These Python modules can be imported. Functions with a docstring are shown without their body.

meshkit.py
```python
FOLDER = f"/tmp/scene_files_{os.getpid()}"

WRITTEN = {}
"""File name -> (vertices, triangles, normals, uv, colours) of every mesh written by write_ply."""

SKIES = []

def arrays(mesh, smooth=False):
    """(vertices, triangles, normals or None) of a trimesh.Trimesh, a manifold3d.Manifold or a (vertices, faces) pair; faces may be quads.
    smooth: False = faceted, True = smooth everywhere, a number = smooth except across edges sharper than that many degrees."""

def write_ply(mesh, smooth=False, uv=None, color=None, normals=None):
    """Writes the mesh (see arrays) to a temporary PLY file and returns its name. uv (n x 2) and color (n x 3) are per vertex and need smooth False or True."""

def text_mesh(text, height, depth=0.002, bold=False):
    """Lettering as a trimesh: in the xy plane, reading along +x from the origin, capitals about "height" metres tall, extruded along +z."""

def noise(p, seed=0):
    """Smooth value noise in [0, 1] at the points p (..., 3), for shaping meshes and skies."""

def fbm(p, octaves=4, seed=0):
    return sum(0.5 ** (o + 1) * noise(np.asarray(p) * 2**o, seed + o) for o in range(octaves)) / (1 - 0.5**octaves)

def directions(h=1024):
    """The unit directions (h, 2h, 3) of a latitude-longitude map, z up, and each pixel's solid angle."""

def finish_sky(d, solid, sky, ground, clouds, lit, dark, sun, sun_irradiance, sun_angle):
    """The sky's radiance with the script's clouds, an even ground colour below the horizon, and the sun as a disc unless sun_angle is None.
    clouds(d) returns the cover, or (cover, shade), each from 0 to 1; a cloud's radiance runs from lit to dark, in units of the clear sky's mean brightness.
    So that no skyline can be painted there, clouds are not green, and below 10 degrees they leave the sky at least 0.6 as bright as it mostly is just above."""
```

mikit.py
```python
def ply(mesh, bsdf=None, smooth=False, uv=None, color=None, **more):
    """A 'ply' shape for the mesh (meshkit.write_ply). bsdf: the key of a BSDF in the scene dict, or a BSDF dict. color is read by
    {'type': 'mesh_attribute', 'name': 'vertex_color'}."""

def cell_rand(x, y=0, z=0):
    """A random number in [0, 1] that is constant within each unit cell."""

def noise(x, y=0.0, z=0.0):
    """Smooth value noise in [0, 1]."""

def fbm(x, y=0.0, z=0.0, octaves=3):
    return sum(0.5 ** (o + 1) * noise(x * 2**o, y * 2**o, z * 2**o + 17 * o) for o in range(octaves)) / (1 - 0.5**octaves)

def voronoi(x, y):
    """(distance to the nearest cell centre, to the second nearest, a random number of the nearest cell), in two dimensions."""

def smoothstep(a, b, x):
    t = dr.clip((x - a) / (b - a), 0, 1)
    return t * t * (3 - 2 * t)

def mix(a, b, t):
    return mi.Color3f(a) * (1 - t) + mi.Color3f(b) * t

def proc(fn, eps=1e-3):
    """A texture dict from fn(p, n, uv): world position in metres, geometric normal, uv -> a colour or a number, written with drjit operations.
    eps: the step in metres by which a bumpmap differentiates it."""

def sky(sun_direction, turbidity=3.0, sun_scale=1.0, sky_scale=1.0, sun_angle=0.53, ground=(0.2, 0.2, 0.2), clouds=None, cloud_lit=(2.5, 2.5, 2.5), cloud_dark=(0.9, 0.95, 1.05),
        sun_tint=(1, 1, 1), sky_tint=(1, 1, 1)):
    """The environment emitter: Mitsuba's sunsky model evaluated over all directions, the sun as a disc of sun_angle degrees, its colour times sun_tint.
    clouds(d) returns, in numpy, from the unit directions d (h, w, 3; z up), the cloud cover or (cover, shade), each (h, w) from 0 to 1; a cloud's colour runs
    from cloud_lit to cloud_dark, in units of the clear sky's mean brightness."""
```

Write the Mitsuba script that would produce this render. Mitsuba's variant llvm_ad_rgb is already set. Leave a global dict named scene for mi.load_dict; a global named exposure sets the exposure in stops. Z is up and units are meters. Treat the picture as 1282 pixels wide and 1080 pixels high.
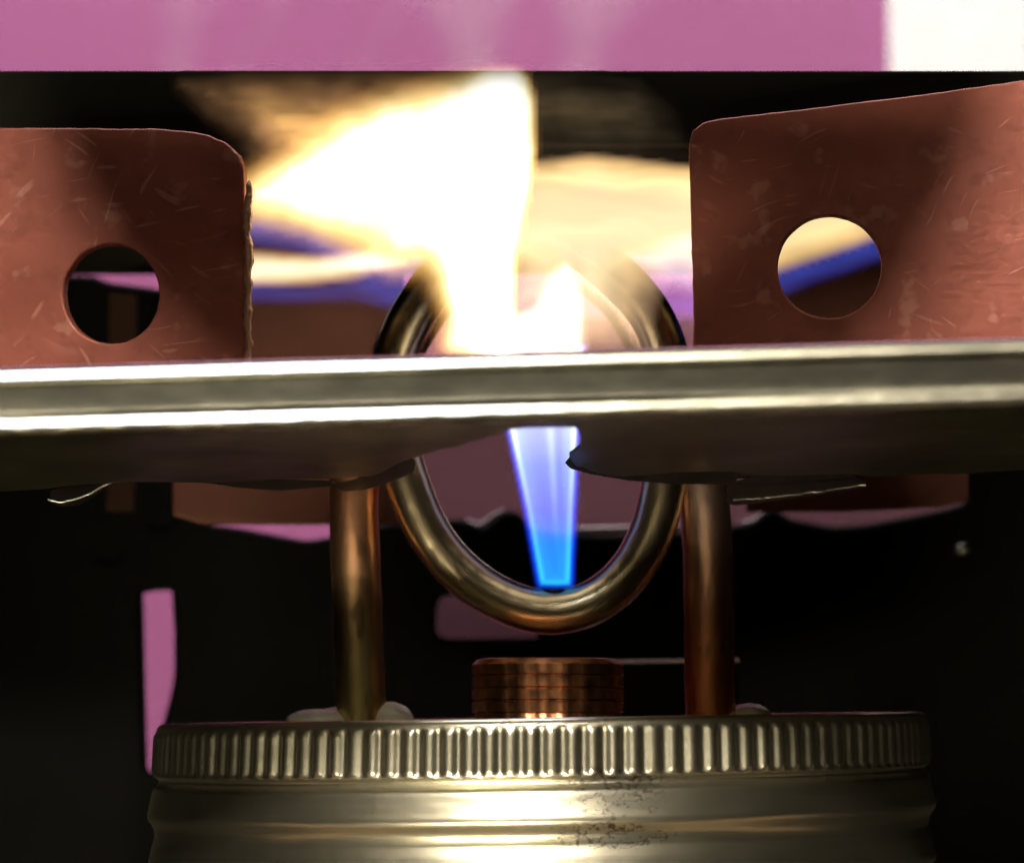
import math, random
import numpy as np
import trimesh, shapely
from shapely.geometry import Polygon
from scipy.interpolate import CubicSpline, PchipInterpolator
from scipy.spatial import Delaunay
import drjit as dr
import mitsuba as mi
import mikit, meshkit

random.seed(7)
RNG = np.random.default_rng(7)
T = mi.ScalarTransform4f
scene, labels = {}, {}
MM = 0.001

# ------------------------------------------------------------------ camera, light, exposure
DIST = 350.0                       # mm from the lens to the axis of the burner
FPX = 3859.0                       # focal length in pixels of the 1282 px wide photograph
PITCH = math.atan((898 - 540) / FPX)
CAM = np.array([0.0, -DIST, 0.0])
FWD = np.array([0, math.cos(PITCH), math.sin(PITCH)])
UP = np.array([0, -math.sin(PITCH), math.cos(PITCH)])
scene['camera'] = {
    'type': 'thinlens', 'fov': math.degrees(2 * math.atan(641 / FPX)), 'fov_axis': 'x',
    'aperture_radius': 0.0016, 'focus_distance': 0.325,
    'near_clip': 0.01, 'far_clip': 20.0,
    'to_world': T().look_at(origin=(CAM * MM).tolist(), target=((CAM + FWD * 100) * MM).tolist(), up=[0, 0, 1]),
}
exposure = 0.0


def at(px, py, Y):
    """World point (mm) on the upright plane y = Y that the photograph shows at pixel (px, py)."""
    d = FWD + np.array([1, 0, 0]) * (px - 641) / FPX + UP * (540 - py) / FPX
    return CAM + d * (Y - CAM[1]) / d[1]


def disc_lamp(key, centre, target, radius, radiance):
    scene[key] = {'type': 'disk', 'bsdf': {'type': 'diffuse', 'reflectance': {'type': 'rgb', 'value': 0.3}},
                  'to_world': T().look_at(origin=centre, target=target, up=[0, 0.01, 1]) @ T().scale([radius] * 3),
                  'emitter': {'type': 'area', 'radiance': {'type': 'rgb', 'value': radiance}}}


KEY_EL, KEY_AZ, KEY_D = math.radians(31), math.radians(-9), 1.2
KEY = np.array([math.sin(KEY_AZ) * math.cos(KEY_EL), -math.cos(KEY_AZ) * math.cos(KEY_EL), math.sin(KEY_EL)])
KEY_AT = np.array([0.002, -0.02, 0.05]) + KEY * KEY_D
disc_lamp('desk_lamp', KEY_AT.tolist(), [0.002, -0.02, 0.05], 0.055, [435, 395, 328])
labels['desk_lamp'] = {'label': 'round warm work lamp shining down on the burner from behind the camera', 'category': 'lamp'}


def panel_lamp(key, centre, target, wx, wz, radiance):
    scene[key] = {'type': 'rectangle', 'bsdf': {'type': 'diffuse', 'reflectance': {'type': 'rgb', 'value': 0.3}},
                  'to_world': T().look_at(origin=centre, target=target, up=[0, 0.01, 1]) @ T().scale([wx / 2, wz / 2, 1]),
                  'emitter': {'type': 'area', 'radiance': {'type': 'rgb', 'value': radiance}}}


panel_lamp('low_fill_panel', [-0.28, -1.15, -0.60], [0, -0.03, 0.0], 0.46, 0.17, [44, 39, 28])  # added fill from low in front, brightens lid and tubes
labels['low_fill_panel'] = {'label': 'added soft fill panel low in front of the burner on its left, brightening the lid and tubes', 'category': 'lamp'}
panel_lamp('front_fill_panel', [0.1, -0.9, 1.35], [0.0, -0.1, 0.0], 1.3, 0.7, [1.9, 1.75, 1.45])  # added fill, lifts the shaded parts of the copper sheets
labels['front_fill_panel'] = {'label': 'added broad dim fill panel high in front of the burner, lifting the shadows on the sheets', 'category': 'lamp'}
panel_lamp('wall_fill_panel', [-0.05, 0.30, 0.85], [0.0, 0.62, 0.10], 0.9, 0.16, [19, 18.6, 19])  # added light for the wall, which the work lamp leaves dim
labels['wall_fill_panel'] = {'label': 'added long fill panel brightening the purple wall from above', 'category': 'lamp'}

# ------------------------------------------------------------------ materials


def rgb(*v):
    return {'type': 'rgb', 'value': list(v)}


def principled(key, base, rough, metal=0.0, bump=None, bscale=1.0, **more):
    d = {'type': 'principled', 'base_color': base if isinstance(base, dict) else rgb(*base), 'roughness': rough, 'metallic': metal, **more}
    if bump is not None:
        d = {'type': 'bumpmap', 'arbitrary': bump, 'scale': bscale, 'bsdf': d}
    scene[key] = {'type': 'twosided', 'bsdf': d}


def f(v):
    return mi.Float(v)


def scratch(p, ang, freq, stretch, seed, thr):
    """Thin streaks along the direction ang of the upright plane (x, z)."""
    c, s = math.cos(ang), math.sin(ang)
    u, v = p.x * c + p.z * s, -p.x * s + p.z * c
    w = mikit.noise(u * 160 + seed, v * 160, seed) * 0.0028
    n = mikit.noise(u * freq / stretch, (v + w) * freq, seed + 3.3)
    gate = mikit.smoothstep(0.50, 0.72, mikit.noise(p.x * 140 + seed * 1.7, p.z * 140, p.y * 60 + seed))
    return mikit.smoothstep(thr, thr + 0.09, n) * gate


def copper_color(p, n, uv):
    a = mikit.fbm(p.x * 130 + 3, p.z * 130, p.y * 60, 4)
    b = mikit.fbm(p.x * 520, p.z * 520 + 9, p.y * 300, 3)
    c = mikit.mix((0.33, 0.090, 0.060), (0.42, 0.124, 0.086), mikit.smoothstep(0.25, 0.75, a))
    c = mikit.mix(c, (0.28, 0.080, 0.055), mikit.smoothstep(0.5, 0.8, b) * 0.5)
    s = scratch(p, 0.8, 2300, 10, 1.0, 0.76) + scratch(p, -0.75, 2000, 11, 5.0, 0.76) + scratch(p, 0.15, 2600, 10, 9.0, 0.78) + scratch(p, 1.3, 2400, 9, 13.0, 0.78) + 0.6 * scratch(p, -0.3, 1300, 5, 21.0, 0.80)
    blot = mikit.smoothstep(0.66, 0.80, mikit.fbm(p.x * 330 + 31, p.z * 330, 4.0, 4)) * 0.22
    return mikit.mix(c, (0.80, 0.44, 0.34), dr.clip(s * 0.30 + blot, 0, 0.75))


def copper_bump(p, n, uv):
    return mikit.fbm(p.x * 260, p.z * 260, p.y * 260, 3) * 0.00014 + mikit.noise(p.x * 1900, p.z * 1900, p.y * 900) * 0.00003 + mikit.noise(p.x * 300, p.z * 3000, 2.0) * 0.000012


principled('m_copper_sheet', mikit.proc(copper_color), 0.48, 0.35, {**mikit.proc(copper_bump, 1e-4)}, 1.0, specular=0.4)
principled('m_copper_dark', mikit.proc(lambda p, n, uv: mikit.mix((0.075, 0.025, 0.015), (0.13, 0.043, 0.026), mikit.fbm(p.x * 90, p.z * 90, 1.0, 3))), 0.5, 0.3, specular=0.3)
principled('m_copper_edge', mikit.proc(lambda p, n, uv: mikit.mix((0.78, 0.38, 0.22), (0.92, 0.58, 0.40), mikit.fbm(p.x * 900, p.z * 900, p.y * 900, 3))), 0.45, 0.5)  # light base colour stands in for flame light on the burr


def riser_color(p, n, uv):
    h = mikit.smoothstep(0.004, 0.028, p.z + 0.004 * mikit.noise(p.x * 300, p.z * 200, 2.0))
    left = mikit.mix((0.62, 0.50, 0.24), (0.80, 0.36, 0.19), h)
    right = mikit.mix((0.93, 0.34, 0.15), (0.66, 0.45, 0.34), h)
    side = mikit.smoothstep(-0.004, 0.004, p.x)
    c = mikit.mix(left, right, side)
    spots = mikit.smoothstep(0.60, 0.78, mikit.fbm(p.x * 700, p.z * 260, p.y * 700, 3))
    return mikit.mix(c, (0.16, 0.10, 0.06), spots * 0.6)


def fine_bump(p, n, uv):
    return mikit.fbm(p.x * 1200, p.z * 700, p.y * 1200, 2) * 0.00004


principled('m_riser', mikit.proc(riser_color), 0.38, 1.0, mikit.proc(fine_bump, 1e-4))
principled('m_loop', mikit.proc(lambda p, n, uv: mikit.mix((0.50, 0.40, 0.25), (0.014, 0.011, 0.009), dr.clip(0.25 * mikit.fbm(p.x * 240, p.z * 240, p.y * 240, 4) + 1.0 * mikit.smoothstep(0.037, 0.050, p.z) + 0.35 * mikit.smoothstep(0.018, 0.010, p.z), 0, 1))), 0.30, 1.0, mikit.proc(fine_bump, 1e-4))  # top and bottom darkened in the colour to subdue reflected flame and lamp light
principled('m_hole', (0.005, 0.005, 0.006), 0.7)


def tin_color(p, n, uv):
    a = mikit.fbm(p.x * 160, p.y * 90, p.z * 300, 4)
    return mikit.mix((0.46, 0.44, 0.35), (0.30, 0.29, 0.23), mikit.smoothstep(0.35, 0.7, a))


principled('m_soot', mikit.proc(lambda p, n, uv: mikit.mix((0.004, 0.0035, 0.0025), (0.014, 0.011, 0.008), mikit.fbm(p.x * 300, p.y * 200, p.z * 300, 3))), 0.5, 0.0, specular=0.15)
principled('m_tin', mikit.proc(tin_color), 0.25, 1.0, mikit.proc(lambda p, n, uv: mikit.fbm(p.x * 260, p.y * 260, p.z * 260, 3) * 0.00003, 1e-4))
principled('m_soot_tin', mikit.proc(lambda p, n, uv: mikit.mix((0.026, 0.024, 0.014), (0.085, 0.078, 0.046), mikit.fbm(p.x * 120, p.y * 80, p.z * 120, 4))), 0.42, 0.85, mikit.proc(lambda p, n, uv: mikit.fbm(p.x * 120, p.y * 90, p.z * 200, 3) * 0.0006, 1e-4))


def lid_color(p, n, uv):
    brush = mikit.noise(p.x * 900, p.z * 60, 3.0) * 0.5 + mikit.noise(p.x * 60, p.z * 2600, 8.0) * 0.5
    c = mikit.mix((0.84, 0.78, 0.57), (0.95, 0.89, 0.69), brush)
    # a scorched, flaking patch right of the middle
    u = (p.x - 0.0100) / 0.0056
    e = dr.exp(-u * u) * mikit.smoothstep(-0.0300, -0.020, p.y * -1 - 0.065 + 0.02)
    def band(z0, w):
        q = (p.z - z0) / w
        return dr.exp(-q * q)
    zone = dr.exp(-u * u) * (band(-0.0062, 0.0012) * 1.0 + band(-0.0086, 0.0012) * 0.62 + band(-0.0116, 0.0013) * 1.0)
    fl = mikit.fbm(p.x * 700, p.z * 1300, 5.0, 5)
    fine = mikit.fbm(p.x * 2600, p.z * 3400, 2.0, 4)
    front = dr.select(p.y < -0.02, 1.0, 0.0)
    stain = mikit.smoothstep(0.25, 0.9, zone + (fl - 0.5) * 0.9) * front
    vein = (1 - mikit.smoothstep(0.0, 0.055, dr.abs(fl - 0.5 + (fine - 0.5) * 0.12))) * mikit.smoothstep(0.16, 0.5, zone + (fine - 0.5) * 0.35)
    speck = mikit.smoothstep(0.60, 0.68, fine * 0.8 + zone * 0.14) * mikit.smoothstep(0.15, 0.5, zone)
    burnt = dr.clip(vein * 0.8 + speck * 0.7, 0, 0.88) * front
    tone = mikit.mix((0.08, 0.05, 0.035), (0.26, 0.13, 0.07), mikit.noise(p.x * 2600, p.z * 2600, 1.0))
    return mikit.mix(mikit.mix(c, (0.38, 0.39, 0.35), stain * 0.6), tone, burnt)


principled('m_lid', mikit.proc(lid_color), 0.33, 1.0, mikit.proc(lambda p, n, uv: mikit.fbm(p.x * 300, p.z * 500, p.y * 300, 3) * 0.00002, 1e-4))
principled('m_fitting', mikit.proc(lambda p, n, uv: mikit.mix((0.62, 0.27, 0.12), (0.20, 0.09, 0.045), mikit.noise(p.x * 900, p.z * 1100, p.y * 900))), 0.32, 1.0)
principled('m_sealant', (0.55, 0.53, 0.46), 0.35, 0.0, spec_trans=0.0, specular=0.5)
principled('m_black_iron', mikit.proc(lambda p, n, uv: mikit.mix((0.002, 0.002, 0.0015), (0.005, 0.0045, 0.0035), mikit.fbm(p.x * 90, p.y * 90, p.z * 90, 3))), 0.75, 0.0, mikit.proc(lambda p, n, uv: mikit.fbm(p.x * 400, p.y * 400, p.z * 400, 2) * 0.00012, 1e-4), specular=0.06)
principled('m_griddle', mikit.proc(lambda p, n, uv: mikit.mix((0.004, 0.004, 0.003), (0.016, 0.014, 0.010), mikit.fbm(p.x * 60, p.y * 60, p.z * 120, 4))), 0.8, 0.0, specular=0.05)


def wall_color(p, n, uv):
    a = mikit.fbm(p.x * 9, p.z * 9, 2.0, 4)
    return mikit.mix((0.35, 0.108, 0.262), (0.395, 0.134, 0.292), a)


principled('m_wall', mikit.proc(wall_color), 0.9, 0.0, specular=0.1)
principled('m_shaded_wall', (0.50, 0.22, 0.30), 0.9, 0.0, specular=0.1)  # shaded tone of the wall put into a colour of its own
principled('m_brown', (0.026, 0.012, 0.007), 0.6, 0.0, specular=0.05)
principled('m_lit_edge', (0.62, 0.52, 0.50), 0.5, 0.0)  # pale colour for highlights drawn along edges
principled('m_white', (0.94, 0.94, 0.94), 0.8, 0.0, specular=0.2)
principled('m_table', mikit.proc(lambda p, n, uv: mikit.mix((0.16, 0.11, 0.06), (0.26, 0.18, 0.10), mikit.fbm(p.x * 8, p.y * 60, 1.0, 3))), 0.5)
scene['m_jar_glass'] = {'type': 'dielectric', 'int_ior': 1.5}

# ------------------------------------------------------------------ mesh helpers (mm)


def put(key, mesh, bsdf, smooth=30, label=None, category=None, kind=None, group=None, **more):
    m = mesh.copy()
    m.vertices = np.asarray(m.vertices) * MM
    scene[key] = mikit.ply(m, bsdf, smooth=smooth, **more)
    tag(key, label, category, kind, group)


def tag(key, label=None, category=None, kind=None, group=None):
    d = {k: v for k, v in dict(label=label, category=category, kind=kind, group=group).items() if v}
    if d:
        labels[key] = d


def merged(v, f):
    m = trimesh.Trimesh(np.asarray(v, float), np.asarray(f, int), process=False)
    m.merge_vertices(digits_vertex=6)
    m.update_faces(m.nondegenerate_faces())
    m.fix_normals()
    return m


def resample(pts, h, closed=True):
    p = np.asarray(pts, float)
    if closed and np.linalg.norm(p[0] - p[-1]) > 1e-9:
        p = np.vstack([p, p[:1]])
    s = np.r_[0, np.cumsum(np.linalg.norm(np.diff(p, axis=0), axis=1))]
    n = max(3, int(round(s[-1] / h)))
    t = np.linspace(0, s[-1], n + 1)
    out = np.stack([np.interp(t, s, p[:, k]) for k in range(p.shape[1])], 1)
    return out[:-1] if closed else out


def spline(pts, n, closed=False):
    p = np.asarray(pts, float)
    if closed:
        p = np.vstack([p, p[:1]])
    s = np.r_[0, np.cumsum(np.linalg.norm(np.diff(p, axis=0), axis=1))]
    cs = CubicSpline(s, p, bc_type='periodic' if closed else 'natural')
    return cs(np.linspace(0, s[-1], n + 1))[:-1] if closed else cs(np.linspace(0, s[-1], n))


def tube(path, radius, sides=28, closed=False, rough=0.0, seed=0):
    p = np.asarray(path, float)
    n = len(p)
    r = np.broadcast_to(np.asarray(radius, float), (n,))
    t = (np.roll(p, -1, 0) - np.roll(p, 1, 0)) if closed else np.gradient(p, axis=0)
    t /= np.linalg.norm(t, axis=1, keepdims=True)
    a = np.cross(t, [0, 1.0, 0.05])
    a /= np.linalg.norm(a, axis=1, keepdims=True)
    b = np.cross(t, a)
    ang = np.arange(sides) * 2 * np.pi / sides
    dirs = np.cos(ang)[None, :, None] * a[:, None] + np.sin(ang)[None, :, None] * b[:, None]
    v = p[:, None] + r[:, None, None] * dirs
    if rough:
        v = v + dirs * (rough * (meshkit.fbm(v * 0.22, 3, seed) - 0.5)[..., None] * 2)
    i, j = np.meshgrid(np.arange(n if closed else n - 1), np.arange(sides), indexing='ij')
    i2 = (i + 1) % n
    q = np.stack([i * sides + j, i * sides + (j + 1) % sides, i2 * sides + (j + 1) % sides, i2 * sides + j], -1).reshape(-1, 4)
    fs = np.vstack([q[:, [0, 1, 2]], q[:, [0, 2, 3]]])
    v = v.reshape(-1, 3)
    if not closed:
        k = len(v)
        v = np.vstack([v, p[0], p[-1]])
        jj = np.arange(sides)
        fs = np.vstack([fs, np.stack([jj * 0 + k, (jj + 1) % sides, jj], 1), np.stack([jj * 0 + k + 1, (n - 1) * sides + jj, (n - 1) * sides + (jj + 1) % sides], 1)])
    return merged(v, fs)


def bevel_plate(poly, t, c=0.2, steps=3, h=1.0, wobble=0.0, seed=0):
    """The polygon as a slab: local x, y in its plane, z from 0 (front) to t, all edges rounded by c."""
    poly = shapely.geometry.polygon.orient(poly, 1.0)
    rings = [np.asarray(poly.exterior.coords)[:-1]] + [np.asarray(r.coords)[:-1] for r in poly.interiors]
    ang = np.linspace(0, np.pi / 2, steps + 1)
    prof = [(c * (1 - math.sin(a)), c * (1 - math.cos(a))) for a in ang]
    prof = prof + [(o, t - z) for o, z in reversed(prof)]
    V, F, caps, base = [], [], ([], []), 0
    for ring in rings:
        r = resample(ring, h)
        d = np.roll(r, -1, 0) - np.roll(r, 1, 0)
        nrm = np.stack([d[:, 1], -d[:, 0]], 1) / (np.linalg.norm(d, axis=1, keepdims=True) + 1e-12)
        if wobble:
            r = r + nrm * ((meshkit.fbm(np.c_[r * 0.8, r[:, :1] * 0 + seed], 3, seed) - 0.5) * 2 * wobble)[:, None]
        n, m = len(r), len(prof)
        for o, z in prof:
            V.append(np.c_[r - nrm * o, np.full(n, z)])
        i, j = np.meshgrid(np.arange(m - 1), np.arange(n), indexing='ij')
        q = base + np.stack([i * n + j, (i + 1) * n + j, (i + 1) * n + (j + 1) % n, i * n + (j + 1) % n], -1).reshape(-1, 4)
        F += [q[:, [0, 1, 2]], q[:, [0, 2, 3]]]
        caps[0].append(r - nrm * prof[0][0])
        base += m * n
    cap = Polygon(caps[0][0], caps[0][1:])
    v2, f2 = trimesh.creation.triangulate_polygon(cap, engine='earcut')
    for z in (0.0, t):
        V.append(np.c_[v2, np.full(len(v2), z)])
        F.append(f2 + base)
        base += len(v2)
    m = merged(np.vstack(V), np.vstack(F))
    return m


def px_poly(px, Y):
    """Pixel outline -> polygon in (x, z) mm on the upright plane y = Y."""
    return Polygon([at(x, y, Y)[[0, 2]] for x, y in px])


def stand_up(m, Y):
    """Local slab (x, y, z) -> world (x, Y + z, y)."""
    m = m.copy()
    v = np.asarray(m.vertices)
    m.vertices = np.c_[v[:, 0], Y + v[:, 2], v[:, 1]]
    m.fix_normals()
    return m


def lathe(prof, n=128, wobble=None):
    p = np.asarray(prof, float)
    th = np.arange(n) * 2 * np.pi / n
    R = p[:, 0][:, None] + (wobble(th[None], p[:, 1][:, None]) if wobble else 0) * np.ones((1, n))
    v = np.stack([R * np.cos(th), R * np.sin(th), np.repeat(p[:, 1][:, None], n, 1)], -1).reshape(-1, 3)
    i, j = np.meshgrid(np.arange(len(p) - 1), np.arange(n), indexing='ij')
    q = np.stack([i * n + j, i * n + (j + 1) % n, (i + 1) * n + (j + 1) % n, (i + 1) * n + j], -1).reshape(-1, 4)
    return merged(v, np.vstack([q[:, [0, 1, 2]], q[:, [0, 2, 3]]]))


def box(x0, x1, y0, y1, z0, z1, c=0.4):
    return stand_up(bevel_plate(shapely.box(x0, z0, x1, z1), y1 - y0, c, 3, 2.0), y0)


# ------------------------------------------------------------------ setting: wall, table
wall = trimesh.creation.box([3000, 20, 2200])
wall.apply_translation([0, 610, 700])
put('wall', wall, 'm_wall', False, kind='structure')
table = trimesh.creation.box([1800, 700, 30])
table.apply_translation([0, 245, -125])
put('table', table, 'm_table', False, kind='structure')
ca = at(1115, 88, 594)
put('blank_corner_board', box(ca[0], ca[0] + 190, 596, 599.5, 120, 420, 0.4), 'm_white', 30, 'added plain white board filling the blank top right corner', 'board')  # added board, fills a corner that is only blank white
pa, pb = at(430, 900, 108), at(1300, 352, 108)
board = box(pa[0], pb[0], 0, 3, -108, pb[2] + 3, 0.4)
BT = math.radians(12)
board.apply_transform(trimesh.transformations.rotation_matrix(-BT, [1, 0, 0], [0, 0, -108]))
board.apply_translation([0, 104, 0])
put('shade_board', board, 'm_shaded_wall', 30, 'added purple board standing in for the shaded wall behind the burner loop', 'board')  # added board in place of the shadow on the wall

# ------------------------------------------------------------------ black stand behind
SY = 95.0
stand_px = [(-900, 1830), (-900, 335), (60, 343), (116, 344), (134, 352), (200, 361), (232, 371), (236, 640), (262, 655), (305, 661), (340, 668), (385, 676), (430, 668), (480, 655), (520, 650), (556, 652), (570, 648),
            (590, 652), (604, 660), (616, 652), (628, 640), (642, 637), (654, 644), (664, 660), (690, 666), (740, 668), (800, 668), (860, 664), (925, 656), (945, 652), (958, 638), (972, 636), (990, 648),
            (1040, 658), (1080, 656), (1130, 647), (1180, 637), (1212, 628), (1216, 480), (1240, 400), (1330, 380), (2200, 380), (2200, 1830)]
gap1 = [(176, 741), (190, 738), (214, 737), (217, 790), (217, 845), (212, 872), (203, 905), (195, 945), (187, 972), (181, 960), (179, 880)]
gap2 = [(546, 758), (549, 748), (558, 744), (672, 744), (672, 798), (560, 799), (549, 795), (545, 786)]
poly = px_poly(stand_px, SY)
sp = Polygon(spline(np.asarray(poly.exterior.coords)[:-1], 10)) if False else poly.buffer(-0.8).buffer(1.6).buffer(-0.8)
holes = [px_poly(g, SY).buffer(0.9).buffer(-0.9).exterior.coords for g in (gap1, gap2)]
stand = bevel_plate(Polygon(sp.exterior.coords, holes), 5.0, 1.1, 4, 1.2)
put('black_stand__frame', stand_up(stand, SY), 'm_black_iron', 40)
tag('black_stand', 'black iron stand with openings behind the burner and copper sheets', 'stand')
sc_ = at(1207, 687, SY - 1)
screw = trimesh.creation.icosphere(3, 1.0)
screw.apply_scale([1.6, 0.9, 0.9])
screw.apply_translation([sc_[0], SY - 0.4, sc_[2]])
put('black_stand__screw', screw, 'm_tin', True, 'small dull screw head')
for k, (fx, fy) in enumerate([(140, 706), (205, 664)]):
    q = at(fx, fy, SY)
    c_ = tube(spline([[q[0] - 2.2, SY - 0.6, q[2] + 0.6], [q[0] - 0.3, SY - 1.0, q[2] - 0.5], [q[0] + 1.8, SY - 0.6, q[2] + 1.2]], 16), 0.35, 8)
    put('black_stand__wire' + ('' if k == 0 else '_%03d' % k), c_, 'm_black_iron', True)

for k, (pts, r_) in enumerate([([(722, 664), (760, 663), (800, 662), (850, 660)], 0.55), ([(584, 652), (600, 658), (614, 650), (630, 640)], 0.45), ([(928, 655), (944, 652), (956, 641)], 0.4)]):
    put('black_stand__edge_glint' + ('' if k == 0 else '_%03d' % k), tube(spline([at(x, y, SY + 1.5) for x, y in pts], 30), r_, 10), 'm_lit_edge', True, 'highlight along the top edge added as a pale strip')  # lit edge of the stand, added as thin pale tubes
for k, sx in enumerate((-1, 1)):
    put('black_stand__shade_panel' + ('' if k == 0 else '_%03d' % k), box(sx * 95 - 2, sx * 95 + 2, -42, 94.5, -109, 60, 0.5), 'm_black_iron', 30)  # added unseen panels that darken reflections at the lid's sides
cs_ = [at(136, 366, 70), at(168, 640, 70)]
put('metal_strip', box(cs_[0][0], cs_[1][0], 70, 71.2, cs_[1][2], cs_[0][2], 0.3), 'm_brown', 30, 'narrow dull brown metal strip standing behind the hole of the left sheet', 'metal strip')

# a black block behind the right tube; its lit upper edge is an added pale tube
b0, b1 = at(735, 893, 26), at(925, 827, 26)
put('black_block__lit_edge', tube(np.array([[b0[0] + 1, 25.9, b1[2] - 0.1], [b0[0] + 9, 25.9, b1[2]], [b1[0], 25.9, b1[2] + 0.1]]), 0.28, 10), 'm_lit_edge', True, 'lit top edge added as a pale strip')
put('black_block__body', box(b0[0], b1[0], 26, 40, -1.0, b1[2], 0.35), 'm_black_iron', 30)
tag('black_block', 'low black block right of the copper cap, its lit top edge added as a pale strip', 'block')

# ------------------------------------------------------------------ griddle plate on the sheets
gz0, gz1 = 63.4, at(641, 88, -12)[2]
put('griddle_plate', box(-150, 150, -12, 90, gz0, gz1, 0.5), 'm_griddle', 30, 'sooty black plate lying across the copper sheets above the flame', 'griddle')

# added unseen disc before the lamp: puts the round shade on the copper sheets
pc = np.array([-0.5, -20, 81.0]) + KEY * 125
added_disc = lathe([(0.01, 0), (49, 0), (50, 1), (50, 7), (49, 8), (47.5, 3), (0.01, 2)], 96)
z_ = KEY / np.linalg.norm(KEY)
x_ = np.cross([0, 0, 1.0], z_); x_ /= np.linalg.norm(x_)
Mx = np.eye(4); Mx[:3, 0], Mx[:3, 1], Mx[:3, 2], Mx[:3, 3] = x_, np.cross(z_, x_), z_, pc
added_disc.apply_transform(Mx)
put('shade_disc', added_disc, 'm_black_iron', 30, 'added round black disc out of view above and in front of the burner, shading the copper sheets', 'lid')

# ------------------------------------------------------------------ copper sheets


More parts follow.
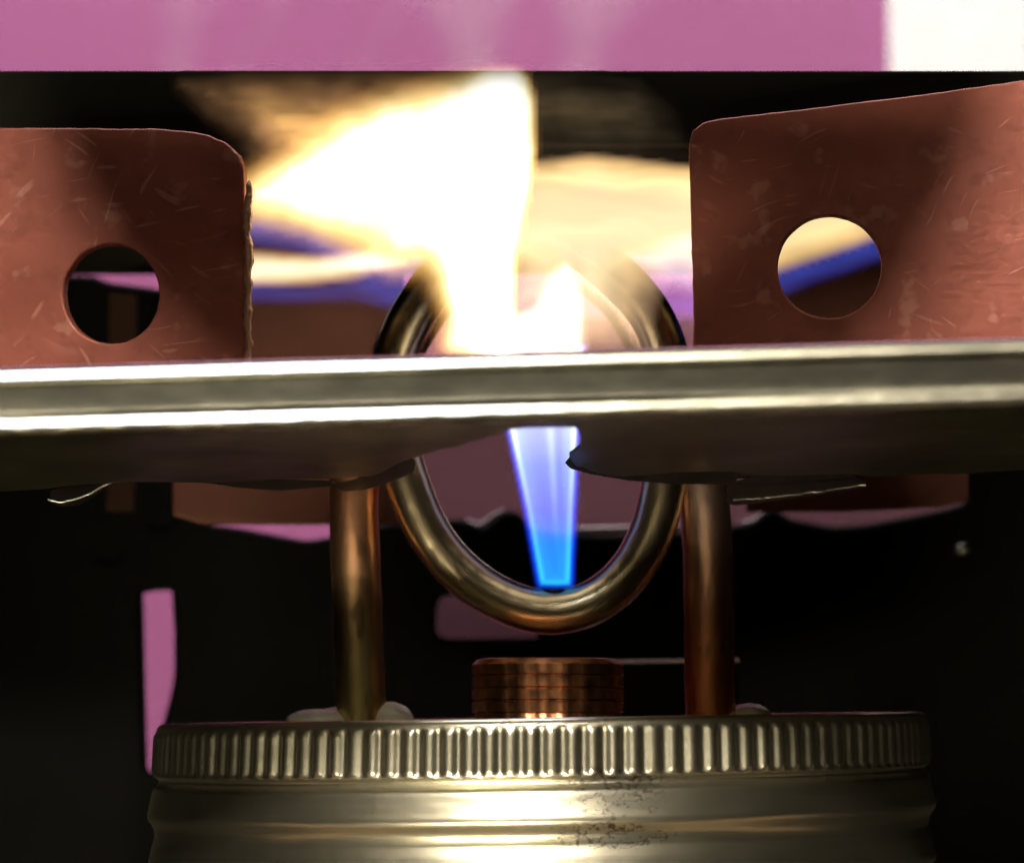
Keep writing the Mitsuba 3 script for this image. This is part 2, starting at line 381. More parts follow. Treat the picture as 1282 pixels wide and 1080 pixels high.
def copper_sheet(key, px, hole_px, hole_r, Y0, xpiv, ang, t, label, wob=0.18, seed=1, bsdf='m_copper_sheet'):
    """Outline in pixels, on a plane turned by ang about the upright axis through (xpiv, Y0)."""
    piv = at(xpiv, 430, Y0)
    ux = np.array([math.cos(ang), math.sin(ang), 0.0])
    nn = np.array([-math.sin(ang), math.cos(ang), 0.0])
    def hit(x, y):
        d = at(x, y, 0.0) - CAM
        s = np.dot(piv - CAM, nn) / np.dot(d, nn)
        w = CAM + d * s - piv
        return [np.dot(w, ux), w[2]]
    out = Polygon([hit(*p) for p in px])
    holes = []
    if hole_px:
        hp = [hit(hole_px[0] + hole_r[0] * math.cos(a), hole_px[1] + hole_r[1] * math.sin(a)) for a in np.linspace(0, 2 * np.pi, 64)[:-1]]
        holes = [hp]
    m = bevel_plate(Polygon(out.exterior.coords, holes), t, 0.28, 3, 0.45, wob, seed)
    v = np.asarray(m.vertices)
    m.vertices = piv + v[:, :1] * ux + v[:, 2:] * nn + np.c_[v[:, 0] * 0, v[:, 0] * 0, v[:, 1] + 0.0]
    m.fix_normals()
    put(key + '__sheet', m, bsdf, 35)
    tag(key, label, 'copper sheet', None, None)
    return piv, ux, nn, hit


left_px = [(-60, 160), (60, 160), (190, 161), (228, 163), (258, 168), (282, 178), (298, 193), (305, 212), (307, 260), (309, 330), (310, 400), (310, 470), (-60, 480)]
lp = copper_sheet('copper_sheet', left_px, (139, 368), (60, 62), -20, 310, -0.20, 1.6,
                  'thick scratched copper sheet with a round hole, left of the flame', 0.10, 3)
right_px = [(866, 470), (868, 400), (864, 250), (862, 185), (866, 164), (880, 153), (905, 148), (1000, 137), (1150, 119), (1340, 92), (1340, 470)]
rp = copper_sheet('copper_sheet_001', right_px, (1038, 334), (65, 64), -18, 866, -0.14, 1.6,
                  'thick scratched copper sheet with a round hole, right of the flame', 0.06, 5)
# raw sheared burr along the inner edge of the left sheet
bur = [np.r_[at(311 + 5.0 * (meshkit.fbm([y * 0.035, 1.0, 0.0], 3, 2) - 0.5), y, -20.5)] for y in np.arange(226, 458, 1.5)]
rad = 0.26 + 0.38 * meshkit.fbm(np.c_[np.arange(len(bur)) * 0.11, np.zeros(len(bur)), np.zeros(len(bur))], 3, 4)
rad[:5] *= np.linspace(0.2, 0.9, 5)
bm = tube(np.array(bur), rad, 14)
bv = np.asarray(bm.vertices)
bm.vertices = bv + (meshkit.fbm(bv * 0.9, 3, 5) - 0.5)[:, None] * np.array([0.45, 0.25, 0.1])
put('copper_sheet__burr', bm, 'm_copper_edge', 50, 'ragged burr along the cut edge, flame light put into its bright colour')
bl = [(214, 690), (214, 250), (500, 250), (500, 655), (300, 655), (260, 656), (226, 650)]
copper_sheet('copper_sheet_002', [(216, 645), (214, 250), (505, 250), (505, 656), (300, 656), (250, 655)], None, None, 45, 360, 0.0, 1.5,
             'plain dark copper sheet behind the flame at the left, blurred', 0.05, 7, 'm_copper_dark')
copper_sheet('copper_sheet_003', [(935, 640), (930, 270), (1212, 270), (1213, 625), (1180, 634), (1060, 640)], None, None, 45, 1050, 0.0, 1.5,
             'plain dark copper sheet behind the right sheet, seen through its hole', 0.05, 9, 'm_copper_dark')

# ------------------------------------------------------------------ tin tray with the torn opening
SLOPE = 0.0288
RIMY = -82.0
rz0, rz1 = 25.8, 31.8


def arc(cy, cz, r, a0, a1, n=9):
    return [(cy + r * math.cos(a), cz + r * math.sin(a)) for a in np.radians(np.linspace(a0, a1, n))]


prof = [(-81.0, 25.72), (-81.7, 25.85), (-81.98, 26.15), (-82.02, 26.42), (-81.93, 26.85), (-81.84, 27.25), (-81.6, 27.65), (-81.24, 27.85), (-81.20, 28.2), (-81.20, 29.1), (-81.20, 30.05), (-81.35, 30.25),
        (-81.80, 30.40), (-81.93, 30.62), (-81.84, 31.05), (-81.73, 31.45), (-81.45, 31.75), (-81.1, 31.9), (-80.5, 31.8), (-80.2, 31.4), (-80.2, 26.4), (-80.4, 25.8)]
prof = np.array(prof)
xs = np.arange(-95, 96, 0.6)
dv = []
for i, x in enumerate(xs):
    n1 = meshkit.fbm(np.c_[np.full(len(prof), x * 0.05), prof[:, 0] * 0.2, prof[:, 1] * 0.2], 3, 2) - 0.5
    n2 = meshkit.noise(np.c_[np.full(len(prof), x * 0.9), prof[:, 0] * 1.0, prof[:, 1] * 1.0], 6) - 0.5
    low = np.clip((28.0 - prof[:, 1]) / 1.5, 0, 1)
    bow = 2.0e-4 * x * x
    dv.append(np.c_[np.full(len(prof), x), prof[:, 0] + n1 * 0.10 + n2 * 0.06 * low, prof[:, 1] + SLOPE * x + n1 * 0.12 + n2 * (0.12 + 0.12 * (x < -5)) * low])
dv = np.array(dv)
npf = len(prof)
i, j = np.meshgrid(np.arange(len(xs) - 1), np.arange(npf), indexing='ij')
q = np.stack([i * npf + j, i * npf + (j + 1) % npf, (i + 1) * npf + (j + 1) % npf, (i + 1) * npf + j], -1).reshape(-1, 4)
put('tin_tray__rim', merged(dv.reshape(-1, 3), np.vstack([q[:, [0, 1, 2]], q[:, [0, 2, 3]]])), 'm_tin', 13, 'bright rolled front rim')
tag('tin_tray', 'long shiny tin tray with torn opening running across above the jar', 'tray')


def on_tray(px, py, dz=0.0):
    """Where the ray through the pixel meets the underside of the tray (mm, local x, y)."""
    d = at(px, py, 0.0) - CAM
    s = (rz0 + dz - CAM[2]) / (d[2] - SLOPE * d[0])
    return (CAM + d * s)


edge_px = [(-400, 612), (0, 610), (60, 607), (110, 602), (160, 597), (220, 599), (300, 602), (380, 604), (430, 602), (470, 590), (500, 577), (522, 572), (560, 562), (600, 550), (638, 537), (660, 535), (722, 535), (729, 547), (727, 560),
           (712, 571), (722, 582), (760, 592), (820, 599), (880, 601), (940, 597), (1000, 601), (1090, 605), (1160, 603), (1282, 600), (1700, 600)]
edge = np.array([on_tray(*p)[:2] for p in edge_px])
edge[:, 1] = np.minimum(edge[:, 1], -8)
floor_poly = Polygon(np.vstack([[edge[0][0], RIMY + 1.2], [edge[-1][0], RIMY + 1.2], edge[::-1]])).buffer(0)
fl = resample(np.asarray(floor_poly.exterior.coords), 0.9)
fpoly = Polygon(fl).buffer(0)


def sheet_grid(poly, thick, zf, h=1.4):
    """A thin, buckled sheet: polygon in (x, y), height zf(x, y)."""
    b = resample(np.asarray(poly.exterior.coords), h * 0.6)
    x0, y0, x1, y1 = poly.bounds
    g = np.stack(np.meshgrid(np.arange(x0, x1, h), np.arange(y0, y1, h)), -1).reshape(-1, 2) + RNG.uniform(-0.2, 0.2, (1, 2))
    inner = poly.buffer(-h * 0.4)
    g = g[shapely.contains_xy(inner, g[:, 0], g[:, 1])]
    p = np.vstack([b, g])
    tri = Delaunay(p).simplices
    c = p[tri].mean(1)
    tri = tri[shapely.contains_xy(poly, c[:, 0], c[:, 1])]
    z = zf(p[:, 0], p[:, 1])
    n, nb = len(p), len(b)
    v = np.vstack([np.c_[p, z], np.c_[p, z + thick]])
    k = np.arange(nb)
    k2 = (k + 1) % nb
    fs = np.vstack([tri[:, ::-1], tri + n, np.stack([k, k2, k2 + n], 1), np.stack([k, k2 + n, k + n], 1)])
    return merged(v, fs)


put('tin_tray__floor', sheet_grid(fpoly, 0.35, lambda x, y: rz0 + SLOPE * x + 1.5 * (meshkit.fbm(np.c_[x * 0.05, y * 0.06, x * 0], 3, 3) - 0.5) * np.clip((y - RIMY) / 20, 0, 1)), 'm_soot_tin', 40, 'dull sooted underside')


def flap(key, px, Y, dip=1.0, curl=2.0, thick=0.35, bsdf='m_soot', seed=0):
    """A torn tongue of the tray bent downwards: outline in pixels at depth Y, curling towards the back."""
    poly = px_poly(px, Y)
    x0, z0, x1, z1 = poly.bounds
    m = sheet_grid(poly.buffer(0.02), thick, lambda x, z: curl * ((x - (x0 + x1) / 2) / (x1 - x0)) ** 2 + 2.5 * (z1 - z) + 0.8 * (meshkit.fbm(np.c_[x * 0.25, z * 0.4, x * 0], 2, seed) - 0.5), 0.5)
    v = np.asarray(m.vertices)
    m.vertices = np.c_[v[:, 0], Y + v[:, 2] - curl, v[:, 1]]
    m.fix_normals()
    put(key, m, bsdf, 40)


flap('tin_tray__torn_flap', [(412, 601), (440, 597), (470, 586), (494, 574), (510, 571), (520, 577), (517, 588), (502, 594), (480, 601), (450, 608), (425, 609)], -15.5, seed=1)
flap('tin_tray__torn_flap_001', [(708, 577), (716, 569), (735, 562), (800, 566), (870, 574), (930, 590), (925, 600), (850, 600), (790, 596), (740, 589), (715, 583)], -22, seed=2)
flap('tin_tray__torn_flap_002', [(54, 624), (60, 613), (95, 603), (150, 595), (240, 596), (330, 600), (420, 602), (415, 607), (350, 612), (300, 609), (250, 603), (200, 601), (165, 600), (140, 605), (112, 618), (88, 628), (64, 629)], -14, seed=3)
flap('tin_tray__torn_flap_003', [(912, 603), (980, 590), (1060, 592), (1086, 603), (1080, 609), (1040, 615), (1000, 619), (960, 624), (925, 627), (914, 624)], -13, seed=4)


def bright_edge(key, px, Y, r=0.16, seed=0):
    p = spline([at(x, y, Y) for x, y in px], 60)
    p = p + (meshkit.fbm(p * 0.9, 3, seed) - 0.5)[:, None] * np.array([0, 0.2, 0.5])
    put(key, tube(p, r * (0.6 + 0.8 * meshkit.fbm(p * 0.8, 2, seed + 5)), 8), 'm_tin', 60)


bright_edge('tin_tray__torn_edge', [(60, 625), (85, 627), (112, 617), (138, 604), (165, 599), (184, 601)], -15.5, 0.15, 1)
bright_edge('tin_tray__torn_edge_001', [(918, 625), (960, 623), (1000, 618), (1040, 613), (1084, 606)], -14.8, 0.16, 2)
bright_edge('tin_tray__torn_edge_002', [(440, 597), (470, 586), (494, 574), (508, 571)], -17.2, 0.10, 3)

# ------------------------------------------------------------------ burner coil: two upright tubes and the loop with the jet
left = [(454, 925, 0), (452, 880, 0), (449, 800, 0), (445, 700, 0), (443, 640, 0.5), (444, 590, 1), (450, 545, 2), (465, 500, 4), (490, 455, 6), (520, 405, 7), (560, 355, 7), (610, 322, 7)]
right = [(890, 925, 0), (889, 880, 0), (888, 800, 0), (887, 720, 0), (884, 660, 0.5), (878, 600, 1), (868, 550, 2), (850, 500, 4), (825, 455, 6), (800, 405, 7), (760, 355, 7), (710, 322, 7)]
put('burner_coil__riser', tube(spline([at(*p) for p in left], 140), 2.82, 32, rough=0.10, seed=1), 'm_riser', True, 'left upright tube, copper above and golden below')
put('burner_coil__riser_001', tube(spline([at(*p) for p in right], 140), 2.85, 32, rough=0.10, seed=2), 'm_riser', True, 'right upright tube, red copper below')
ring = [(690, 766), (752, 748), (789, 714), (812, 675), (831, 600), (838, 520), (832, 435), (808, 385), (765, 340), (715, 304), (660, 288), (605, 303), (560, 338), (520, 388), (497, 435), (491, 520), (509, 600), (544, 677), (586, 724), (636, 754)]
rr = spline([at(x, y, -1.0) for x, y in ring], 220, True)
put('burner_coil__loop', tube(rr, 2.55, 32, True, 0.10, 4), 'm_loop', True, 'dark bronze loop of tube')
tag('burner_coil', 'bent copper and bronze tube burner standing on the jar lid', 'burner')
jb = at(695, 738, -1.0)
hole = lathe([(0.01, 0.0), (1.5, 0.0), (1.62, 0.06), (1.55, 0.12), (1.0, 0.05), (0.01, 0.02)], 40)
hole.apply_translation([jb[0], -1.0, jb[2] - 0.06])
put('burner_coil__jet_hole', hole, 'm_hole', 30)

# ------------------------------------------------------------------ jar, lid
LX = 3.3
tilt = np.eye(4)
tilt[2, 0] = 0.0165
tilt[0, 3] = LX
tilt[2, 3] = -0.0165 * 0
R0 = 43.6
NK = 132
zz = np.r_[np.linspace(0, -0.9, 8), np.linspace(-1.0, -5.8, 22), np.linspace(-5.95, -20, 70)]


def r_of(z):
    top = 0.9
    r = np.full_like(z, R0)
    e = z > -top
    r[e] = R0 - 0.35 - top + np.sqrt(np.maximum(top ** 2 - (top + z[e]) ** 2, 0)) + 0.0
    k = (z <= -top) & (z > -5.8)
    r[k] = R0 - 0.35 + 0.18 * (-top - z[k]) / (5.8 - top)
    g = z <= -5.8
    knots = [(-5.8, -0.35), (-6.3, -0.75), (-6.8, -0.45), (-7.2, -0.10), (-8.2, 0.14), (-9.2, 0.36), (-10.1, 0.55), (-10.6, 0.40), (-11.1, 0.02), (-11.7, -0.25), (-12.4, -0.32), (-13.0, -0.18), (-13.6, 0.02), (-14.8, 0.24), (-15.9, 0.5), (-16.6, 0.2), (-17.4, -0.8), (-18.6, -0.3), (-19.2, 0.4), (-20, 0.3)]
    kn = np.array(knots[::-1]); kn[-1, 1] = -0.05
    r[g] = R0 + PchipInterpolator(kn[:, 0], kn[:, 1])(z[g])
    return r


NT = NK * 12
th = np.arange(NT) * 2 * np.pi / NT
ph = (th * NK / (2 * np.pi)) % 1.0
tooth = np.where(ph < 0.62, np.sin(np.pi * ph / 0.62) ** 0.7, -0.55 * np.sin(np.pi * (ph - 0.62) / 0.38))
amp_i = 0.75 + 0.5 * np.random.default_rng(3).random(NK)[(th * NK / (2 * np.pi)).astype(int) % NK]
win = np.clip((-0.85 - zz) / 0.55, 0, 1) * np.clip((zz + 5.75) / 0.5, 0, 1)
RR = r_of(zz)[:, None] + 0.25 * win[:, None] * (tooth * amp_i)[None] + 0.10 * (meshkit.fbm(np.stack([np.cos(th)[None] * 6 + zz[:, None] * 0, np.sin(th)[None] * 6 + zz[:, None] * 0, zz[:, None] * 0.4 + th[None] * 0], -1), 3, 9) - 0.5)
v = np.stack([RR * np.cos(th), RR * np.sin(th), np.repeat(zz[:, None], NT, 1)], -1).reshape(-1, 3)
i, j = np.meshgrid(np.arange(len(zz) - 1), np.arange(NT), indexing='ij')
q = np.stack([i * NT + j, (i + 1) * NT + j, (i + 1) * NT + (j + 1) % NT, i * NT + (j + 1) % NT], -1).reshape(-1, 4)
band = trimesh.Trimesh(v, np.vstack([q[:, [0, 1, 2]], q[:, [0, 2, 3]]]), process=False)
band.apply_transform(tilt)
put('jar_lid__screw_band', band, 'm_lid', True, 'ribbed screw band with scorched flaking patch')
disc = lathe([(0.01, -0.25), (34, -0.25), (36, -0.9), (38, -0.9), (39.5, -0.2), (R0 - 1.2, -0.02)], 160)
disc.apply_transform(tilt)
put('jar_lid__lid_disc', disc, 'm_lid', 30)
tag('jar_lid', 'brassy metal screw lid with ribbed edge closing the jar under the burner', 'jar lid')
jar = lathe([(0.01, -108), (36, -108), (42, -104), (45, -96), (45, -40), (43, -30), (40.5, -24), (40.5, -3), (37.5, -3), (37.5, -24), (40, -31), (42, -40), (42, -95), (39, -102), (34, -104), (0.01, -104)], 96)
jar.apply_translation([LX, 0, 0])
put('glass_jar', jar, 'm_jar_glass', 40, 'clear glass jar below the metal lid', 'jar')

# ------------------------------------------------------------------ copper cap on the lid
c0 = at(686, 893, -4)
cap_r, cap_h = 8.4, 6.4
cp = [(0.01, cap_h), (cap_r - 1.2, cap_h), (cap_r - 0.5, cap_h - 0.15), (cap_r - 0.1, cap_h - 0.5)]
for k in range(4):
    z1_ = cap_h - 0.7 - k * 1.4
    cp += [(cap_r + 0.05, z1_), (cap_r + 0.05, z1_ - 1.05), (cap_r - 0.25, z1_ - 1.15), (cap_r - 0.25, z1_ - 1.3)]
cp += [(cap_r, -0.6)]
cap = lathe(cp, 192, lambda t, z: 0.05 * np.sign(np.sin(t * 22)) * (np.abs(np.sin(t * 22)) ** 0.3) * (z < cap_h - 0.6))
cap.apply_translation([c0[0], -4, 0.2])
put('screw_plug', cap, 'm_fitting', 25, 'short ribbed copper filler cap standing on the middle of the lid', 'cap')

# ------------------------------------------------------------------ sealant round the tube feet


def blob(key, lumps, label):
    ms = []
    import manifold3d as m3
    tot = m3.Manifold()
    for (px, py, Y, rx, ry, rz) in lumps:
        c = at(px, 893, Y)
        s = m3.Manifold.sphere(1.0, 40).scale([rx, ry, rz]).translate([c[0], Y, 0.0])
        tot = tot + s
    mm = tot.to_mesh()
    m = trimesh.Trimesh(mm.vert_properties[:, :3], mm.tri_verts)
    v = np.asarray(m.vertices)
    m.vertices = v + (meshkit.fbm(v * 0.5, 3, 4) - 0.5)[:, None] * np.array([0.5, 0.5, 0.7])
    m.apply_transform(np.array([[1, 0, 0, 0], [0, 1, 0, 0], [0.0165, 0, 1, 0], [0, 0, 0, 1.0]]))
    put(key, m, 'm_sealant', True, label, 'sealant')


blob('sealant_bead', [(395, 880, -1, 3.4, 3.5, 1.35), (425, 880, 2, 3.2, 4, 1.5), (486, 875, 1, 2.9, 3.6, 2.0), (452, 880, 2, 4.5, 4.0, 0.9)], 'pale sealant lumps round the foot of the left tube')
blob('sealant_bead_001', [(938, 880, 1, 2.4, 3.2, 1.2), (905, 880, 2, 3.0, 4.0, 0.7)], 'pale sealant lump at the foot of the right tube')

# ------------------------------------------------------------------ flames: nested closed bodies of glowing gas, each shell adding its own light
scene['m_glow'] = {'type': 'null'}
scene['m_gas'] = {'type': 'mask', 'opacity': 0.001, 'bsdf': {'type': 'diffuse', 'reflectance': rgb(0.012, 0.012, 0.012)}}


def inflate(poly, h):
    """Triangulated polygon: points, triangles, distance of each point from the outline, number of outline points."""
    b = resample(np.asarray(poly.exterior.coords), h * 0.7)
    x0, z0, x1, z1 = poly.bounds
    g = np.stack(np.meshgrid(np.arange(x0 + h / 2, x1, h), np.arange(z0 + h / 2, z1, h)), -1).reshape(-1, 2)
    g = g[shapely.contains_xy(poly.buffer(-h * 0.35), g[:, 0], g[:, 1])]
    p = np.vstack([b, g])
    tri = Delaunay(p).simplices
    c = p[tri].mean(1)
    tri = tri[shapely.contains_xy(poly, c[:, 0], c[:, 1])]
    d = shapely.distance(shapely.points(p), shapely.LinearRing(poly.exterior.coords))
    d[:len(b)] = 0
    A, B, C = p[tri[:, 0]], p[tri[:, 1]], p[tri[:, 2]]
    flip = (B[:, 0] - A[:, 0]) * (C[:, 1] - A[:, 1]) - (B[:, 1] - A[:, 1]) * (C[:, 0] - A[:, 0]) < 0
    tri[flip] = tri[flip][:, ::-1]
    return p, tri, d


def body(key, layers, Y, depth, h=0.6, smooth=0.6, label=None, weight=1.0, bsdf='m_glow'):
    """One closed lens of glowing gas holding several overlapping glows. Each layer: outline (pixels), profile (mm inside the outline -> radiance),
    and optionally grow, soft(p), tint(v), wave, seed, streak = (along x, along z, strength)."""
    outs = []
    for L in layers:
        g = px_poly(L['px'], Y).buffer(0)
        r = L.get('smooth', smooth)
        g = g.buffer(r).buffer(-2 * r).buffer(r + L.get('grow', 0.5))
        outs.append(max(getattr(g, 'geoms', [g]), key=lambda q: q.area))
    base = shapely.union_all(outs).buffer(0.3)
    base = max(getattr(base, 'geoms', [base]), key=lambda q: q.area)
    p, tri, d = inflate(Polygon(base.exterior.coords), h)
    pts, total = shapely.points(p), 0
    for L, g in zip(layers, outs):
        inside = shapely.contains_xy(g, p[:, 0], p[:, 1])
        e = np.where(inside, shapely.distance(pts, shapely.LinearRing(g.exterior.coords)), 0)
        e = e / (L['soft'](p) if 'soft' in L else 1.0)
        seed = L.get('seed', 0)
        e = e * (1 + L.get('wave', 0.6) * (meshkit.fbm(np.c_[p * 0.22, p[:, :1] * 0 + seed], 3, seed) - 0.5))
        k = [a[0] for a in L['profile']]
        col = np.stack([np.interp(e, k, [a[1][c] for a in L['profile']]) for c in range(3)], 1)
        if 'tint' in L:
            col = col * L['tint'](np.c_[p[:, 0], p[:, 0] * 0 + Y, p[:, 1]])
        if 'streak' in L:
            ax, az, amt, shear = L['streak']
            q = np.c_[p[:, 0] * ax + p[:, 1] * shear, p[:, 1] * az, p[:, :1] * 0 + seed]
            q[:, 1] += 1.6 * meshkit.fbm(np.c_[p * 0.12, p[:, :1] * 0], 2, seed + 3)
            col = col * np.clip(1 + amt * 2 * (meshkit.fbm(q, 3, seed + 9) - 0.5), 0.05, 3)[:, None]
        total = total + col
    total[d <= 0] = 0
    dm = d.max()
    y = depth * np.clip(1 - (1 - d / dm) ** 2, 0, 1) + 0.01
    v = np.vstack([np.c_[p[:, 0], Y - y, p[:, 1]], np.c_[p[:, 0], Y + y, p[:, 1]]])
    scene[key] = mikit.ply(trimesh.Trimesh(v * MM, np.vstack([tri, tri[:, ::-1] + len(p)]), process=False), bsdf, smooth=False, color=np.maximum(np.vstack([total, total]), 0),
                           emitter={'type': 'area', 'radiance': {'type': 'mesh_attribute', 'name': 'vertex_color'}, 'sampling_weight': weight})
    tag(key, label)


def zpix(py, Y):
    return at(641, py, Y)[2]


def xpix(px, Y):
    return at(px, 400, Y)[0]


def sstep(a, b, x):
    t = np.clip((x - a) / (b - a), 0, 1)
    return t * t * (3 - 2 * t)


def fade(py0, py1, lo, Y):
    """Dark top gradient put into the glow colour: 1 below pixel row py1, lo at row py0 (heights in mm)."""
    za, zb = zpix(py0, Y), zpix(py1, Y)
    return lambda v: (1 - (1 - lo) * np.clip((v[:, 2] - zb) / (za - zb), 0, 1) ** 0.8)[:, None]


hot = [(0, (0, 0, 0)), (0.5, (0.12, 0.05, 0.01)), (1.2, (0.75, 0.42, 0.12)), (2.2, (1.8, 1.35, 0.55)), (3.6, (3.2, 3.0, 2.2)), (6, (4.0, 4.0, 3.8))]
plume = [(556, 440), (640, 442), (630, 380), (634, 310), (646, 250), (656, 189), (654, 130), (648, 98), (600, 97), (550, 101), (484, 112), (429, 138), (364, 188), (296, 228), (292, 270), (384, 291), (446, 320), (490, 342), (535, 345), (560, 400)]
veil = [(205, 100), (310, 90), (420, 88), (560, 88), (650, 92), (660, 150), (560, 200), (430, 240), (318, 226), (296, 185), (255, 150)]
smoky = [(600, 91), (720, 92), (800, 104), (846, 140), (858, 185), (800, 200), (600, 205)]
core = [(598, 444), (612, 408), (640, 398), (670, 385), (690, 345), (708, 330), (726, 352), (732, 444)]
body('flame__plume', [
    dict(px=plume, profile=hot, grow=1.8, tint=fade(92, 200, 0.13, -15), seed=1,
         soft=lambda p: 1.9 - 1.45 * sstep(xpix(520, -15), xpix(625, -15), p[:, 0]) - 0.1 * sstep(zpix(190, -15), zpix(110, -15), p[:, 1])),
    dict(px=veil, profile=[(0, (0, 0, 0)), (1.0, (0.012, 0.006, 0.003)), (2.5, (0.09, 0.045, 0.020)), (4.5, (0.36, 0.18, 0.07)), (7, (0.75, 0.40, 0.13))], tint=fade(84, 170, 0.55, -15), soft=lambda p: 0.85 - 0.25 * sstep(zpix(130, -15), zpix(95, -15), p[:, 1]), seed=3, wave=0.9, streak=(0.16, 0.55, 0.55, 0.25)),
    dict(px=smoky, profile=[(0, (0, 0, 0)), (2, (0.014, 0.010, 0.006)), (4, (0.045, 0.032, 0.017)), (6, (0.085, 0.058, 0.027)), (9, (0.13, 0.09, 0.04))], seed=5, wave=1.0, streak=(0.07, 0.7, 0.9, 0.05)),
    dict(px=core, profile=[(0, (0, 0, 0)), (0.5, (0.35, 0.26, 0.18)), (1.2, (1.3, 1.1, 0.85)), (2.5, (4, 3.9, 3.6))], seed=2, smooth=0.8),
], -15.3, 2.9, h=0.55, smooth=1.0, label='broad white hot plume licking left and up with an orange veil', weight=3.0, bsdf='m_gas')
tongue = [(630, 208), (740, 196), (866, 210), (990, 232), (1140, 268), (1118, 296), (1090, 302), (1000, 332), (960, 346), (900, 356), (868, 352), (845, 345), (822, 380), (812, 448), (560, 448), (570, 380), (610, 320)]


def tongue_tint(v):
    low = sstep(zpix(290, -8), zpix(375, -8), v[:, 2]) * sstep(xpix(905, -8), xpix(840, -8), v[:, 0])
    grey = np.array([0.86, 0.88, 1.08])
    hot_spot = 0.25 * np.exp(-((v[:, 0] - xpix(735, -8)) / 6.0) ** 2 - ((v[:, 2] - zpix(222, -8)) / 2.2) ** 2)
    return (1 - low)[:, None] * np.ones(3) + low[:, None] * grey * (0.80 + 0.5 * (meshkit.fbm(np.c_[v[:, 0] * 0.35, v[:, 2] * 0.12, v[:, 0] * 0], 2, 3) - 0.5))[:, None] + hot_spot[:, None]


body('flame__tongue', [dict(px=tongue, profile=[(0, (0, 0, 0)), (0.5, (0.22, 0.13, 0.06)), (1.6, (0.84, 0.54, 0.22)), (3.4, (1.2, 0.90, 0.42)), (6, (1.08, 0.84, 0.47))],
     soft=lambda p: 0.9 + 1.5 * sstep(zpix(300, -8), zpix(350, -8), p[:, 1]) * sstep(xpix(905, -8), xpix(840, -8), p[:, 0]),
     tint=tongue_tint, seed=6, smooth=1.0, streak=(0.05, 0.42, 0.32, 0.03))], -8, 4.5, h=0.38, label='yellow tongue reaching right behind the copper sheet', weight=1.5, bsdf='m_gas')
warm = [(0, (0, 0, 0)), (0.5, (0.35, 0.18, 0.08)), (1.2, (1.0, 0.75, 0.42)), (2, (1.5, 1.25, 0.8))]
blue = [(0, (0, 0, 0)), (0.5, (0.010, 0.012, 0.10)), (1.2, (0.020, 0.028, 0.20)), (2, (0.03, 0.045, 0.30))]
st = (0.10, 0.9, 0.35, 0.1)
body('flame__tongue_001', [
    dict(px=[(280, 316), (400, 324), (470, 312), (515, 330), (450, 350), (380, 357), (280, 359)], profile=warm, seed=11, streak=st),
    dict(px=[(280, 350), (380, 359), (440, 350), (480, 326), (530, 322), (520, 366), (492, 386), (440, 374), (380, 378), (280, 377)], profile=blue, seed=12, streak=st),
    dict(px=[(280, 258), (380, 282), (450, 312), (490, 338), (450, 342), (380, 318), (280, 302)], profile=[(a, tuple(np.array(c) * 1.0 + np.array([0.022, 0.012, 0.004]) * a)) for a, c in blue], seed=13, streak=st),
], 14, 1.8, h=0.45, smooth=0.3, label='pale streak with blue edges behind the left sheet', weight=0.4)
body('flame__tongue_002', [
    dict(px=[(780, 330), (845, 366), (900, 366), (980, 336), (1090, 297), (1160, 270), (1160, 308), (1092, 328), (1000, 360), (900, 404), (845, 400), (800, 366)], profile=blue, seed=14, streak=st),
    dict(px=[(776, 322), (862, 288), (905, 330), (868, 372), (830, 366)], profile=[(0, (0, 0, 0)), (0.8, (0.10, 0.07, 0.14)), (2, (0.38, 0.29, 0.42)), (3, (0.55, 0.42, 0.55))], seed=15, streak=st),
], 12, 1.8, h=0.45, smooth=0.3, label='blue and violet lower edge of the flame at the right', weight=0.3)
jet = [(670, 740), (695, 741), (721, 740), (725, 640), (730, 536), (737, 430), (608, 430), (630, 536), (652, 640)]
JZ0, JZ1 = zpix(738, -1), zpix(430, -1)


def jet_tint(v):
    t = np.clip((v[:, 2] - JZ0) / (JZ1 - JZ0), 0, 1)
    stops = [(0, (1, 1.15, 1)), (0.18, (2, 1.0, 1)), (0.32, (9, 0.85, 1)), (0.5, (17, 1.45, 1.06)), (0.66, (38, 2.6, 1.2)), (1, (75, 3.4, 1.2))]
    c = np.stack([np.interp(t, [a for a, _ in stops], [b[k] for _, b in stops]) for k in range(3)], 1)
    xa = np.interp(v[:, 2], [JZ0, JZ1], [xpix(680, -1), xpix(622, -1)])
    xb = np.interp(v[:, 2], [JZ0, JZ1], [xpix(713, -1), xpix(722, -1)])
    u = (v[:, 0] - xa) / (xb - xa)
    st = 1.2 + sstep(0.1, 0.4, t) * (0.55 * np.exp(-((u - 0.60) / 0.06) ** 2) - 0.22 * np.exp(-((u - 0.74) / 0.07) ** 2) - 0.15 * np.exp(-((u - 0.4) / 0.16) ** 2))
    st = st * (1 - 0.5 * sstep(0.05, 0.0, t))
    return c * st[:, None]


body('flame__jet', [dict(px=jet, profile=[(0, (0, 0, 0)), (0.22, (0.0003, 0.010, 0.18)), (0.45, (0.002, 0.035, 0.60)), (0.68, (0.008, 0.13, 0.95)), (0.9, (0.028, 0.48, 1.1)), (1.05, (0.030, 0.53, 1.1)), (1.5, (0.016, 0.29, 0.98)), (2.5, (0.014, 0.24, 0.92))],
     tint=jet_tint, wave=0.0, grow=0.0, smooth=0.05)], -1, 2.2, h=0.22, label='sharp blue jet rising from the bottom of the loop', bsdf='m_gas')
tag('flame', 'burning alcohol flame, blue jet below turning white and yellow above', 'flame')

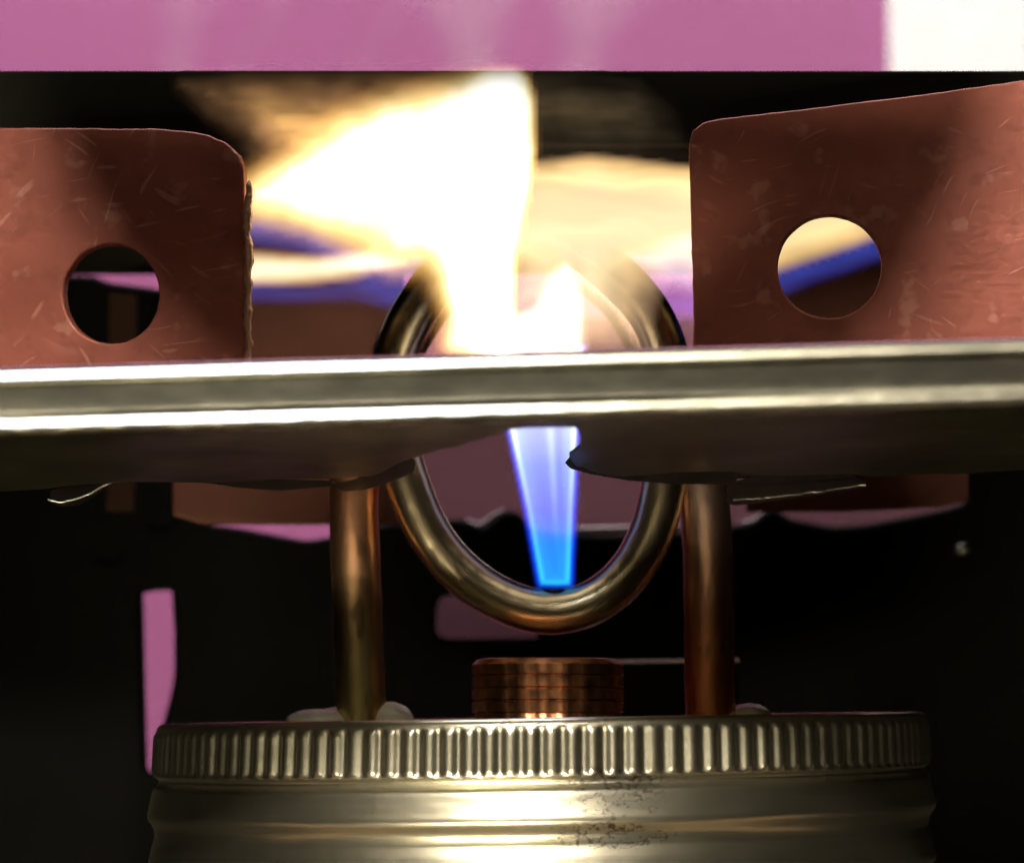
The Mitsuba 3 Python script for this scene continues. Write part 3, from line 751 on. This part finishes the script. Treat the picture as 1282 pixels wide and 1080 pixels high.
# ------------------------------------------------------------------ thin smoke drifting up between the plate and the wall
scene['smoke_air'] = {'type': 'homogeneous', 'albedo': {'type': 'rgb', 'value': [0.95, 0.93, 0.92]}, 'sigma_t': 9.0}
WISPS = [([(175, 150), (190, 60), (178, 0), (215, -60), (300, -80), (290, 0), (262, 60), (240, 150)], 380, 9), ([(262, 150), (280, 70), (318, 20), (330, -60), (372, -50), (362, 30), (325, 90), (320, 150)], 390, 7),
         ([(520, 150), (545, 70), (512, 10), (540, -80), (640, -90), (668, -10), (640, 60), (660, 150)], 360, 15), ([(655, 150), (690, 60), (676, -10), (740, -80), (850, -60), (812, 20), (772, 70), (790, 150)], 370, 14),
         ([(420, 150), (436, 60), (470, 0), (520, -50), (540, -10), (486, 60), (476, 150)], 400, 5)]
for k, (px, Y, dep) in enumerate(WISPS):
    g = px_poly(px, Y)
    g = Polygon(spline(np.asarray(g.exterior.coords)[:-1], 80, True)).buffer(0)
    p_, tri_, d_ = inflate(g, 3.0)
    y_ = dep * np.sqrt(np.clip(1 - (1 - d_ / d_.max()) ** 2, 0, 1)) * (0.55 + 0.9 * meshkit.fbm(np.c_[p_ * 0.09, p_[:, :1] * 0], 3, k)) * np.clip(d_ / 8, 0, 1)
    yb = np.where(d_ > 0, y_ + 0.01, 0)
    n_ = len(p_)
    b_ = d_ == 0
    remap = np.arange(2 * n_)
    remap[n_:][b_] = np.arange(n_)[b_]
    v_ = np.vstack([np.c_[p_[:, 0], Y - yb, p_[:, 1]], np.c_[p_[:, 0], Y + yb, p_[:, 1]]])
    f_ = np.vstack([tri_, remap[tri_[:, ::-1] + n_]])
    key = 'smoke' if k == 0 else 'smoke_%03d' % k
    scene[key] = mikit.ply(trimesh.Trimesh(v_ * MM, f_, process=False), {'type': 'null'}, smooth=True, interior={'type': 'ref', 'id': 'smoke_air'})
    labels[key] = {'label': ['narrow wisp of pale smoke before the purple wall, leftmost of the five', 'slanting thin wisp of pale smoke, second from the left before the purple wall', 'broad drift of pale smoke before the purple wall above the white flame', 'broad drift of pale smoke before the purple wall, rightmost of the five', 'faintest narrow wisp of smoke in the middle before the purple wall'][k], 'category': 'smoke', 'kind': 'stuff'}
